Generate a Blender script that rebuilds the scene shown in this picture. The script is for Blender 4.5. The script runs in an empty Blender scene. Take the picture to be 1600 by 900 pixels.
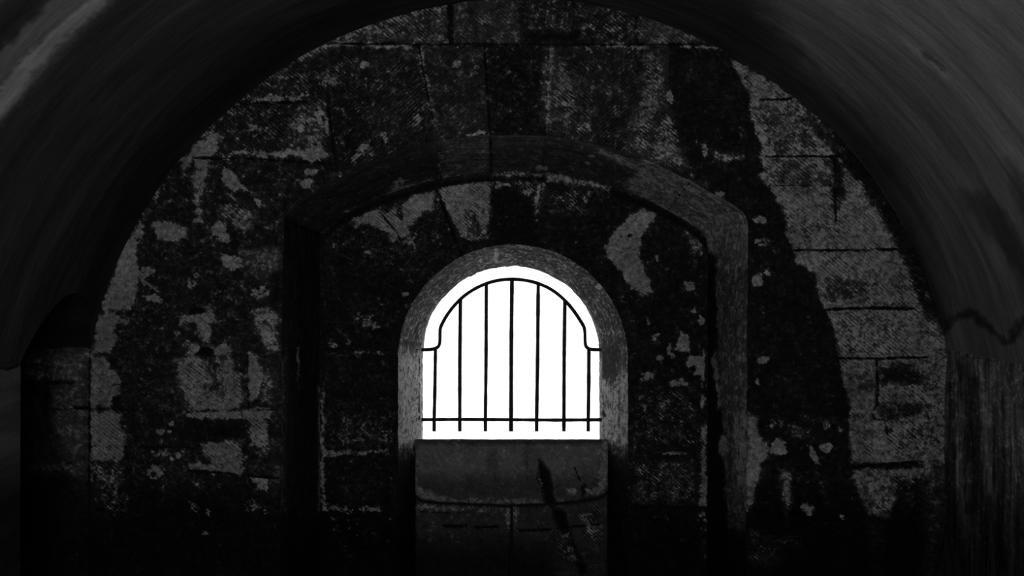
import bpy, math
import numpy as np
from mathutils import Vector

# ------------------------------------------------------------------ set-up: camera, sky, lamp, exposure
SC = bpy.context.scene
COL = SC.collection
F = 1280.0                 # focal length in pixels of a 1600 px wide frame
EYE = 1.96                 # camera height
VX, VY = 803.0, 410.0      # vanishing point of the room's axis
D1, D2, D3, D4 = 4.20, 4.70, 5.15, 5.35   # end wall, recess wall, window throat, outer face
DP = 5.04                  # face of the stone parapet under the window
S1 = D1 / F                # metres per unit in the end wall

cam = bpy.data.objects.new('camera', bpy.data.cameras.new('camera'))
COL.objects.link(cam)
cam.location = (0, 0, EYE)
cam.rotation_euler = (math.pi / 2, 0, 0)
cam.data.sensor_width = 36
cam.data.lens = 36 * F / 1600
cam.data.shift_x = -(VX - 800) / 1600
cam.data.shift_y = (VY - 450) / 1600
cam.data.clip_start = 0.05
SC.camera = cam

SC.view_settings.view_transform = 'Standard'
SC.view_settings.look = 'None'
SC.view_settings.gamma = 1.0
SC.view_settings.use_curve_mapping = False
SC.view_settings.exposure = 0.0

W = bpy.data.worlds.new('overcast_sky')
SC.world = W
W.use_nodes = True
W.node_tree.nodes['Background'].inputs[0].default_value = (1, 1, 1, 1)
W.node_tree.nodes['Background'].inputs[1].default_value = 2.1

LIGHT_POWER = 35
ld = bpy.data.lights.new('doorway_light', 'AREA')
ld.shape = 'RECTANGLE'
ld.size, ld.size_y = 2.2, 1.5
ld.energy = LIGHT_POWER
ld.spread = math.radians(125)
lo = bpy.data.objects.new('doorway_light', ld)
COL.objects.link(lo)
lo.location = (-0.35, -1.15, 1.55)
aim = Vector((0.35, D1, 3.9)) - Vector(lo.location)
lo.rotation_euler = aim.to_track_quat('-Z', 'Y').to_euler()

# ------------------------------------------------------------------ numeric helpers
def vnoise(x, y, seed=0):
    xi = np.floor(x).astype(np.int64); yi = np.floor(y).astype(np.int64)
    fx = x - xi; fy = y - yi
    fx = fx * fx * (3 - 2 * fx); fy = fy * fy * (3 - 2 * fy)
    def h(a, b):
        n = (a * 374761393 + b * 668265263 + seed * 974634777) & 0xffffffff
        n = ((n ^ (n >> 13)) * 1274126177) & 0xffffffff
        n = n ^ (n >> 16)
        return (n & 0xffffff) / float(0xffffff)
    return (h(xi, yi) * (1 - fx) + h(xi + 1, yi) * fx) * (1 - fy) + (h(xi, yi + 1) * (1 - fx) + h(xi + 1, yi + 1) * fx) * fy

def fbm(x, y, s, seed=0, octv=4):
    t = np.zeros_like(x, dtype=float); a = 1.0; n = 0.0
    for k in range(octv):
        t += a * vnoise(x / s, y / s, seed + k * 17); n += a
        s *= 0.5; a *= 0.55
    return t / n - 0.5

def seg_dist(px, py, pts, closed=False):
    d = np.full(px.shape, 1e9)
    n = len(pts)
    for i in range(n if closed else n - 1):
        ax, ay = pts[i]; bx, by = pts[(i + 1) % n]
        ex, ey = bx - ax, by - ay
        L = ex * ex + ey * ey + 1e-9
        t = np.clip(((px - ax) * ex + (py - ay) * ey) / L, 0, 1)
        dd = (px - ax - t * ex) ** 2 + (py - ay - t * ey) ** 2
        np.minimum(d, dd, out=d)
    return np.sqrt(d)

def inside(px, py, pts):
    c = np.zeros(px.shape, bool)
    n = len(pts)
    for i in range(n):
        ax, ay = pts[i]; bx, by = pts[(i + 1) % n]
        if ay == by: continue
        m = ((ay > py) != (by > py)) & (px < (bx - ax) * (py - ay) / (by - ay) + ax)
        c ^= m
    return c

def sstep(a, b, x):
    t = np.clip((x - a) / (b - a), 0, 1)
    return t * t * (3 - 2 * t)

def trace(X, Y, Z):
    """units used for tracing stains and joints: the end wall's own grid carried along the sight lines of the room"""
    Ys = np.maximum(Y, 0.3)
    return VX + X * F / Ys, VY - (Z - EYE) * F / Ys

class Field:
    """stains, joints and painted light or shade of one surface, stored on its vertices: T tone, P patch of salt or plaster, H chisel hatch, JD and JL joints"""
    def __init__(s, x, y, T=0.25, P=0.2, H=0.4, warp=4.0, seed=0):
        s.x = x + warp * 2 * fbm(x, y, 22, seed + 5) + warp * 1.5 * fbm(x, y, 7, seed + 6, 2)
        s.y = y + warp * 2 * fbm(x, y, 22, seed + 9) + warp * 1.5 * fbm(x, y, 7, seed + 10, 2)
        s.jx = x + 2.6 * fbm(x, y, 30, seed + 25)
        s.jy = y + 2.6 * fbm(x, y, 30, seed + 29)
        n = x.shape
        s.T = np.full(n, float(T)); s.P = np.full(n, float(P)); s.H = np.full(n, float(H))
        s.JD = np.full(n, 20.0); s.JL = np.zeros(n)
    def _mix(s, i, m, T, P, H, mode):
        if T is not None: s.T[i] = s.T[i] * (1 - m) + T * m
        if P is not None:
            if mode == 'set': s.P[i] = s.P[i] * (1 - m) + P * m
            else: s.P[i] = np.maximum(s.P[i], P * m)
        if H is not None: s.H[i] = s.H[i] * (1 - m) + H * m
    def poly(s, pts, T=None, P=None, H=None, soft=4.0, mode='max'):
        if P is not None and mode == 'max': soft *= 1.35
        xs = [p[0] for p in pts]; ys = [p[1] for p in pts]
        i = np.nonzero((s.x > min(xs) - soft) & (s.x < max(xs) + soft) & (s.y > min(ys) - soft) & (s.y < max(ys) + soft))[0]
        if len(i) == 0: return
        px, py = s.x[i], s.y[i]
        d = seg_dist(px, py, pts, True)
        d = np.where(inside(px, py, pts), -d, d)
        s._mix(i, np.clip(0.5 - d / (2 * soft), 0, 1), T, P, H, mode)
    def ell(s, cx, cy, rx, ry=None, T=None, P=None, H=None, mode='max', soft=0.5):
        ry = ry or rx
        i = np.nonzero((abs(s.x - cx) < rx * 1.6 + 2) & (abs(s.y - cy) < ry * 1.6 + 2))[0]
        if len(i) == 0: return
        r = np.hypot((s.x[i] - cx) / rx, (s.y[i] - cy) / ry)
        s._mix(i, 1 - sstep(1 - soft, 1 + soft, r), T, P, H, mode)
    def box(s, x0, y0, x1, y1, **k):
        s.poly([(x0, y0), (x1, y0), (x1, y1), (x0, y1)], **k)
    def line(s, pts, L=0.0, w=0.0):
        xs = [p[0] for p in pts]; ys = [p[1] for p in pts]
        i = np.nonzero((s.jx > min(xs) - 20) & (s.jx < max(xs) + 20) & (s.jy > min(ys) - 20) & (s.jy < max(ys) + 20))[0]
        if len(i) == 0: return
        d = seg_dist(s.jx[i], s.jy[i], pts) - w
        k = d < s.JD[i]
        s.JD[i[k]] = d[k]; s.JL[i[k]] = L

def link(ob, parent=None):
    COL.objects.link(ob)
    if parent is not None: ob.parent = parent
    return ob

def mesh_np(name, co, quads, mat, field=None, uv=None, parent=None, smooth=True, kind=None):
    me = bpy.data.meshes.new(name)
    nv, nf = len(co), len(quads)
    me.vertices.add(nv); me.vertices.foreach_set('co', np.asarray(co, np.float32).ravel())
    me.loops.add(nf * 4); me.polygons.add(nf)
    q = np.asarray(quads, np.int32)
    me.loops.foreach_set('vertex_index', q.ravel())
    me.polygons.foreach_set('loop_start', np.arange(0, nf * 4, 4, dtype=np.int32))
    me.polygons.foreach_set('loop_total', np.full(nf, 4, np.int32))
    me.update(calc_edges=True)
    me.polygons.foreach_set('use_smooth', np.full(nf, smooth))
    if uv is not None:
        l = me.uv_layers.new(name='UVMap')
        l.data.foreach_set('uv', np.asarray(uv, np.float32)[q.ravel()].ravel())
    if field is not None:
        for nm, a in (('T', field.T), ('P', field.P), ('H', field.H), ('JD', field.JD), ('JL', field.JL)):
            at = me.attributes.new(nm, 'FLOAT', 'POINT')
            at.data.foreach_set('value', np.asarray(a, np.float32))
    me.materials.append(mat)
    me.validate()
    ob = link(bpy.data.objects.new(name, me), parent)
    if kind: ob['kind'] = kind
    return ob

def grid_quads(nu, nv):
    i = np.arange(nu * nv).reshape(nu, nv)
    return np.stack([i[:-1, :-1], i[1:, :-1], i[1:, 1:], i[:-1, 1:]], -1).reshape(-1, 4)

def poly_mesh(name, verts, faces, mat, parent=None, kind=None, smooth=False):
    me = bpy.data.meshes.new(name)
    me.from_pydata(verts, [], faces)
    me.materials.append(mat)
    me.update()
    if smooth:
        for p in me.polygons: p.use_smooth = True
    ob = link(bpy.data.objects.new(name, me), parent)
    if kind: ob['kind'] = kind
    return ob

# ------------------------------------------------------------------ materials
class NT:
    def __init__(s, name):
        s.m = bpy.data.materials.new(name); s.m.use_nodes = True
        s.t = s.m.node_tree; s.b = s.t.nodes['Principled BSDF']
    def node(s, typ, **k):
        n = s.t.nodes.new(typ)
        for a, v in k.items(): setattr(n, a, v)
        return n
    def put(s, sock, v):
        if hasattr(v, 'links') or isinstance(v, bpy.types.NodeSocket): s.t.links.new(v, sock)
        else: sock.default_value = v
    def math(s, op, a, b=0.0, c=None, clamp=False):
        n = s.node('ShaderNodeMath', operation=op); n.use_clamp = clamp
        s.put(n.inputs[0], a); s.put(n.inputs[1], b)
        if c is not None: s.put(n.inputs[2], c)
        return n.outputs[0]
    def mr(s, v, a, b, c, d):
        n = s.node('ShaderNodeMapRange', interpolation_type='SMOOTHSTEP')
        for k, x in enumerate((v, a, b, c, d)): s.put(n.inputs[k], x)
        return n.outputs[0]
    def attr(s, nm):
        return s.node('ShaderNodeAttribute', attribute_name=nm).outputs['Fac']
    def mapping(s, vec, rot=0.0, scale=(1, 1, 1)):
        n = s.node('ShaderNodeMapping'); s.put(n.inputs[0], vec)
        n.inputs['Rotation'].default_value = (0, 0, rot); n.inputs['Scale'].default_value = scale
        return n.outputs[0]
    def noise(s, vec, scale, detail=4, rough=0.6, dist=0.0):
        n = s.node('ShaderNodeTexNoise'); s.put(n.inputs['Vector'], vec)
        n.inputs['Scale'].default_value = scale; n.inputs['Detail'].default_value = detail
        n.inputs['Roughness'].default_value = rough; n.inputs['Distortion'].default_value = dist
        return n.outputs['Fac']
    def tone(s, T, lo=0.0050, span=88.0):
        return s.math('MULTIPLY', s.math('POWER', span, T), lo)

def stone(name, fine=1.0, streak=0.0, patchtone=0.84, rough=0.85, amp=0.44, bump=0.5):
    n = NT(name)
    uv = n.node('ShaderNodeUVMap', uv_map='UVMap').outputs[0]
    T, P, H, JD, JL = (n.attr(a) for a in ('T', 'P', 'H', 'JD', 'JL'))
    big = n.noise(uv, 5 * fine, 5, 0.62, 0.6)
    mid = n.noise(uv, 17 * fine, 8, 0.66, 0.4)
    fin = n.noise(uv, 70 * fine, 6, 0.7)
    sml = n.noise(uv, 38 * fine, 5, 0.7, 0.3)
    grain = n.noise(uv, 150 * fine, 3, 0.7)
    # chisel strokes in both diagonals; H > 0 falls to the right, H < 0 rises to the right
    def strokes(rot):
        v = n.mapping(uv, rot, (1, 1, 1))
        w = n.node('ShaderNodeTexWave', wave_type='BANDS', bands_direction='Y')
        n.put(w.inputs['Vector'], v)
        w.inputs['Scale'].default_value = 20; w.inputs['Distortion'].default_value = 3.2
        w.inputs['Detail'].default_value = 2.5; w.inputs['Detail Scale'].default_value = 2.2
        s2 = n.noise(n.mapping(v, 0, (20, 85, 1)), 1.0, 4, 0.7)
        return n.math('SUBTRACT', n.math('ADD', n.math('MULTIPLY', w.outputs['Fac'], 0.34), n.math('MULTIPLY', s2, 1.5)), 0.92)
    hs = n.node('ShaderNodeMix', data_type='FLOAT')
    n.put(hs.inputs[0], n.math('GREATER_THAN', H, 0.0))
    n.put(hs.inputs[2], strokes(math.radians(-42))); n.put(hs.inputs[3], strokes(math.radians(40)))
    hv = n.mr(n.noise(uv, 7, 3, 0.6), 0.38, 0.62, 0.25, 1.15)
    hatch = n.math('MULTIPLY', n.math('MULTIPLY', hs.outputs[0], n.math('ABSOLUTE', H)), hv)
    v_streak = n.math('SUBTRACT', n.noise(n.mapping(uv, 0, (26, 2.2, 1)), 1.0, 5, 0.62, 0.5), 0.5)
    # patches of salt and plaster: traced mask made ragged by noise and strokes
    q = n.math('ADD', P, n.math('MULTIPLY', n.math('SUBTRACT', mid, 0.5), 1.15))
    q = n.math('ADD', q, n.math('MULTIPLY', n.math('SUBTRACT', fin, 0.5), 0.8))
    q = n.math('ADD', q, n.math('MULTIPLY', n.math('SUBTRACT', sml, 0.5), 1.0))
    q = n.math('ADD', q, n.math('MULTIPLY', hatch, 0.45))
    patch = n.mr(q, 0.37, 0.54, 0.0, 1.0)
    # tone of the stone itself
    t = n.math('ADD', T, n.math('MULTIPLY', n.math('SUBTRACT', big, 0.5), amp * 1.0))
    t = n.math('ADD', t, n.math('MULTIPLY', n.math('SUBTRACT', mid, 0.5), amp * 1.3))
    t = n.math('ADD', t, n.math('MULTIPLY', n.math('SUBTRACT', fin, 0.5), amp * 1.0))
    t = n.math('ADD', t, n.math('MULTIPLY', n.math('SUBTRACT', sml, 0.5), amp * 1.5))
    t = n.math('ADD', t, n.math('MULTIPLY', n.math('SUBTRACT', grain, 0.5), amp * 0.6))
    t = n.math('ADD', t, n.math('MULTIPLY', hatch, 0.50))
    t = n.math('ADD', t, n.math('MULTIPLY', v_streak, streak))
    half = n.math('MULTIPLY', n.mr(q, 0.20, 0.42, 0.0, 1.0), 0.16)
    t = n.math('ADD', t, half)
    pt = n.math('ADD', patchtone, n.math('MULTIPLY', n.math('SUBTRACT', fin, 0.5), 0.40))
    pt = n.math('ADD', pt, n.math('MULTIPLY', n.math('SUBTRACT', big, 0.5), 0.5))
    pt = n.math('ADD', pt, n.math('MULTIPLY', hatch, 0.34))
    pt = n.math('ADD', pt, n.math('MULTIPLY', n.math('SUBTRACT', sml, 0.5), 0.75))
    pt = n.math('ADD', pt, n.math('MULTIPLY', n.math('SUBTRACT', grain, 0.5), 0.4))
    mx = n.node('ShaderNodeMix', data_type='FLOAT')
    n.put(mx.inputs[0], patch); n.put(mx.inputs[2], t); n.put(mx.inputs[3], n.math('MAXIMUM', pt, t))
    # joints
    jw = n.math('ADD', JD, n.math('MULTIPLY', n.math('SUBTRACT', mid, 0.5), 9.0))
    jw = n.math('ADD', jw, n.math('MULTIPLY', n.math('SUBTRACT', fin, 0.5), 3.5))
    jm = n.math('MULTIPLY', n.mr(jw, 0.2, 2.1, 1.0, 0.0), n.mr(n.noise(uv, 9, 4, 0.7), 0.36, 0.56, 0.25, 0.9))
    m2 = n.node('ShaderNodeMix', data_type='FLOAT')
    n.put(m2.inputs[0], jm); n.put(m2.inputs[2], mx.outputs[0]); n.put(m2.inputs[3], JL)
    tt = n.math('MINIMUM', n.math('MAXIMUM', m2.outputs[0], -0.1), 1.0)
    a = n.tone(tt)
    c = n.node('ShaderNodeCombineColor')
    for k in range(3): n.put(c.inputs[k], a)
    n.put(n.b.inputs['Base Color'], c.outputs[0])
    n.b.inputs['Roughness'].default_value = rough
    n.b.inputs['Specular IOR Level'].default_value = 0.05
    h = n.math('ADD', n.math('MULTIPLY', mid, 1.0), n.math('MULTIPLY', fin, 0.5))
    h = n.math('ADD', h, n.math('MULTIPLY', hatch, 1.4))
    h = n.math('ADD', h, n.math('MULTIPLY', patch, 0.3))
    h = n.math('SUBTRACT', h, n.math('MULTIPLY', jm, 0.8))
    bp = n.node('ShaderNodeBump'); bp.inputs['Strength'].default_value = bump; bp.inputs['Distance'].default_value = 0.012
    n.put(bp.inputs['Height'], h)
    n.put(n.b.inputs['Normal'], bp.outputs[0])
    return n.m

def plaster(name):
    n = NT(name)
    uv = n.node('ShaderNodeUVMap', uv_map='UVMap').outputs[0]
    T, JD, JL = n.attr('T'), n.attr('JD'), n.attr('JL')
    s1 = n.math('SUBTRACT', n.noise(n.mapping(uv, 0.05, (1.3, 9, 1)), 1.0, 5, 0.55, 0.8), 0.5)
    s2 = n.math('SUBTRACT', n.noise(n.mapping(uv, -0.06, (4, 45, 1)), 1.0, 5, 0.6, 0.4), 0.5)
    s3 = n.math('SUBTRACT', n.noise(uv, 40, 5, 0.6), 0.5)
    t = n.math('ADD', T, n.math('MULTIPLY', s1, 0.42))
    t = n.math('ADD', t, n.math('MULTIPLY', s2, 0.16))
    t = n.math('ADD', t, n.math('MULTIPLY', s3, 0.06))
    jw = n.math('ADD', JD, n.math('MULTIPLY', s3, 5.0))
    jm = n.math('MULTIPLY', n.mr(jw, 0.5, 4.5, 1.0, 0.0), 0.8)
    m2 = n.node('ShaderNodeMix', data_type='FLOAT')
    n.put(m2.inputs[0], jm); n.put(m2.inputs[2], t); n.put(m2.inputs[3], JL)
    a = n.tone(n.math('MINIMUM', m2.outputs[0], 1.0))
    c = n.node('ShaderNodeCombineColor')
    for k in range(3): n.put(c.inputs[k], a)
    n.put(n.b.inputs['Base Color'], c.outputs[0])
    n.b.inputs['Roughness'].default_value = 0.8
    n.b.inputs['Specular IOR Level'].default_value = 0.05
    bp = n.node('ShaderNodeBump'); bp.inputs['Strength'].default_value = 0.25; bp.inputs['Distance'].default_value = 0.01
    n.put(bp.inputs['Height'], n.math('ADD', s2, s3)); n.put(n.b.inputs['Normal'], bp.outputs[0])
    return n.m

def plain(name, col, rough=0.9, metal=0.0, nscale=30, var=0.3):
    n = NT(name)
    tc = n.node('ShaderNodeTexCoord').outputs['Object']
    f = n.noise(tc, nscale, 5, 0.6)
    a = n.math('MULTIPLY', n.math('ADD', 1 - var / 2, n.math('MULTIPLY', f, var)), col)
    c = n.node('ShaderNodeCombineColor')
    for k in range(3): n.put(c.inputs[k], a)
    n.put(n.b.inputs['Base Color'], c.outputs[0])
    n.b.inputs['Roughness'].default_value = rough; n.b.inputs['Metallic'].default_value = metal
    n.b.inputs['Specular IOR Level'].default_value = 0.2
    bp = n.node('ShaderNodeBump'); bp.inputs['Strength'].default_value = 0.4; bp.inputs['Distance'].default_value = 0.003
    n.put(bp.inputs['Height'], f); n.put(n.b.inputs['Normal'], bp.outputs[0])
    return n.m

M_STONE = stone('sooty_ashlar')
M_SPLAY = stone('smooth_dressed_stone', streak=0.35, amp=0.30, bump=0.35)
M_REVEAL = stone('weathered_window_stone', streak=0.5, amp=0.62, patchtone=0.96, bump=0.7)
M_SLAB = stone('dark_grey_slab_stone', amp=0.22, bump=0.4)
M_STREAK = stone('water_streaked_wall_stone', streak=1.3, amp=0.28)
M_VAULT = plaster('smoked_vault_plaster')
M_DARK = plain('rough_masonry', 0.05)
M_MORTAR = plain('blackened_mortar', 0.010)
M_FLOOR = plain('worn_flagstone', 0.08, nscale=6, var=0.8)
M_IRON = plain('rusted_black_iron', 0.02, 0.6, 0.6, 60, 0.6)

# ------------------------------------------------------------------ outlines (traced units at a given depth -> metres)
def to_world(x, y, depth):
    return (np.asarray(x, float) - VX) * depth / F, EYE + (VY - np.asarray(y, float)) * depth / F

def resample(pts, n):
    p = np.array(pts, float)
    for _ in range(2):                      # corner cutting keeps the run of the arch smooth
        q = [p[0]]
        for a, b in zip(p[:-1], p[1:]): q += [a * .75 + b * .25, a * .25 + b * .75]
        q.append(p[-1]); p = np.array(q)
    d = np.r_[0, np.cumsum(np.hypot(*np.diff(p, axis=0).T))]
    t = np.linspace(0, d[-1], n)
    return np.stack([np.interp(t, d, p[:, 0]), np.interp(t, d, p[:, 1])], 1)

def rough(o, amp, seed, s=10):
    k = np.arange(len(o)) * 2.0
    w = np.stack([fbm(k, k * 0 + 3.3, s, seed), fbm(k, k * 0 + 7.7, s, seed + 40)], 1)
    w2 = np.stack([fbm(k, k * 0 + 1.3, 60, seed + 3), fbm(k, k * 0 + 2.7, 60, seed + 43)], 1)
    return o + (w + w2) * amp * 2
def sections(parts, ns): 
    out = []
    for p, n in zip(parts, ns):
        r = resample(p, n) if len(p) > 2 else np.stack([np.linspace(p[0][0], p[1][0], n), np.linspace(p[0][1], p[1][1], n)], 1)
        out.append(r if not out else r[1:])
    return np.concatenate(out)

FLOOR_V = VY + EYE / S1
def floor_v(depth): return VY + EYE * F / depth
NS = (230, 380, 230)
OUT1 = rough(sections([[(436, FLOOR_V + 4), (443, 338)],
    [(443, 338), (487, 304), (530, 277), (600, 241), (680, 219), (765, 211), (850, 211), (935, 225), (1006, 247), (1085, 285), (1150, 322), (1166, 336), (1169, 356)],
    [(1169, 356), (1164, FLOOR_V + 4)]], NS), 1.1, 3)
OUT2 = rough(sections([[(500, floor_v(D2) + 4), (500, 364)],
    [(500, 364), (540, 331), (600, 304), (683, 279), (765, 268), (850, 267), (930, 282), (1000, 307), (1050, 332), (1090, 356), (1103, 370), (1106, 388)],
    [(1106, 388), (1105, floor_v(D2) + 4)]], NS), 0.8, 7)
def arch(xl, xr, ytop, ybot, n=(200, 300, 200), yl=None):
    cx = (xl + xr) / 2; r = (xr - xl) / 2; cy = ytop + r
    a = np.linspace(math.pi, 0, n[1])
    mid = np.stack([cx + r * np.cos(a), cy - r * np.sin(a)], 1)
    l = np.stack([np.full(n[0], xl), np.linspace(ybot, cy, n[0])], 1)
    rr = np.stack([np.full(n[2], xr), np.linspace(cy, ybot, n[2])], 1)
    return np.concatenate([l, mid[1:], rr[1:]])
RING = rough(arch(622, 981, 382, floor_v(D2) + 4), 0.9, 11)
THROAT = rough(arch(655.5, 941.5, 416, floor_v(D3) + 4), 1.35, 13, 8)
# outer mouth keeps the throat's width in metres
kk = D3 / D4
MOUTH = np.stack([VX + (THROAT[:, 0] - VX) * kk, VY + (THROAT[:, 1] - VY) * kk], 1)

def w3(o, depth):
    X, Z = to_world(o[:, 0], o[:, 1], depth)
    return np.stack([X, np.full(len(o), depth), Z], 1)

def loft(name, rings, ncross, mat, fieldfn, disp=0.0, seed=0, parent=None, kind='structure'):
    """surface swept between successive outlines (world coordinates)"""
    rows = []; across = []; acc = 0.0
    for k in range(len(rings) - 1):
        a, b = rings[k], rings[k + 1]
        w = float(np.linalg.norm(b - a, axis=1).mean())
        ts = np.linspace(0, 1, ncross[k] + 1)
        for t in (ts if k == 0 else ts[1:]):
            rows.append(a * (1 - t) + b * t); across.append(acc + w * t)
        acc += w
    P = np.stack(rows, 1)                                       # n x m x 3
    n, m = P.shape[:2]
    along = np.r_[0, np.cumsum(np.linalg.norm(np.diff(rings[0], axis=0), axis=1))]
    U = np.repeat(along[:, None], m, 1); V = np.repeat(np.array(across)[None], n, 0)
    if disp:
        du = np.gradient(P, axis=0); dv = np.gradient(P, axis=1)
        N = np.cross(du, dv); N /= np.linalg.norm(N, axis=2, keepdims=True) + 1e-9
        e = np.minimum(V, acc - V) / 0.03
        P = P + N * (fbm(U * 100, V * 100, 9, seed) * disp * 2 * np.clip(e, 0, 1))[..., None]
    co = P.reshape(-1, 3)
    x, y = trace(co[:, 0], co[:, 1], co[:, 2])
    f = fieldfn(x, y, U.ravel(), V.ravel())
    return mesh_np(name, co, grid_quads(n, m), mat, f, np.stack([V.ravel(), U.ravel()], 1), parent, True, kind)

def wall_with_hole(name, u0, u1, v0, v1, step, depth, hole, keep, mat, fieldfn, relief, seed):
    us = np.arange(u0, u1 + step, step); vs = np.arange(v0, v1 + step, step)
    U, V = np.meshgrid(us, vs, indexing='ij')
    n, m = U.shape
    u, v = U.ravel().copy(), V.ravel().copy()
    hp = [tuple(p) for p in hole]
    lo, hi = hole.min(0), hole.max(0)
    cand = np.nonzero((u > lo[0] - 1) & (u < hi[0] + 1) & (v > lo[1] - 1))[0]
    ins = np.zeros(len(u), bool)
    ins[cand] = inside(u[cand], v[cand], hp[::2] + [hp[-1]])
    q = grid_quads(n, m)
    q = q[~ins[q].all(1)]
    if keep is not None: q = q[keep(u, v)[q].any(1)]
    snap = np.unique(q[ins[q]])
    best = np.full(len(snap), 1e18); bx = u[snap].copy(); by = v[snap].copy()
    for i in range(len(hp) - 1):
        ax, ay = hp[i]; cx, cy = hp[i + 1]
        ex, ey = cx - ax, cy - ay; L = ex * ex + ey * ey + 1e-9
        t = np.clip(((u[snap] - ax) * ex + (v[snap] - ay) * ey) / L, 0, 1)
        qx, qy = ax + t * ex, ay + t * ey
        d = (u[snap] - qx) ** 2 + (v[snap] - qy) ** 2
        k = d < best; best[k] = d[k]; bx[k] = qx[k]; by[k] = qy[k]
    u[snap] = bx; v[snap] = by
    used = np.unique(q); remap = np.full(len(u), -1); remap[used] = np.arange(len(used))
    u, v = u[used], v[used]; q = remap[q]
    onedge = np.isin(used, snap)
    f = fieldfn(u, v)
    X, Z = to_world(u, v, depth)
    dep = relief(u, v, f)
    # the relief dies out at the arris so the meeting surfaces stay closed
    near = np.full(len(u), 1.0)
    c = np.nonzero((u > lo[0] - 14) & (u < hi[0] + 14) & (v > lo[1] - 14))[0]
    near[c] = np.clip(seg_dist(u[c], v[c], hp[::6] + [hp[-1]]) / 10, 0, 1)
    dep = dep * near
    dep[onedge] = 0
    co = np.stack([X, depth - dep, Z], 1)
    return mesh_np(name, co, q, mat, f, np.stack([X, Z], 1), None, True, 'structure')

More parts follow.
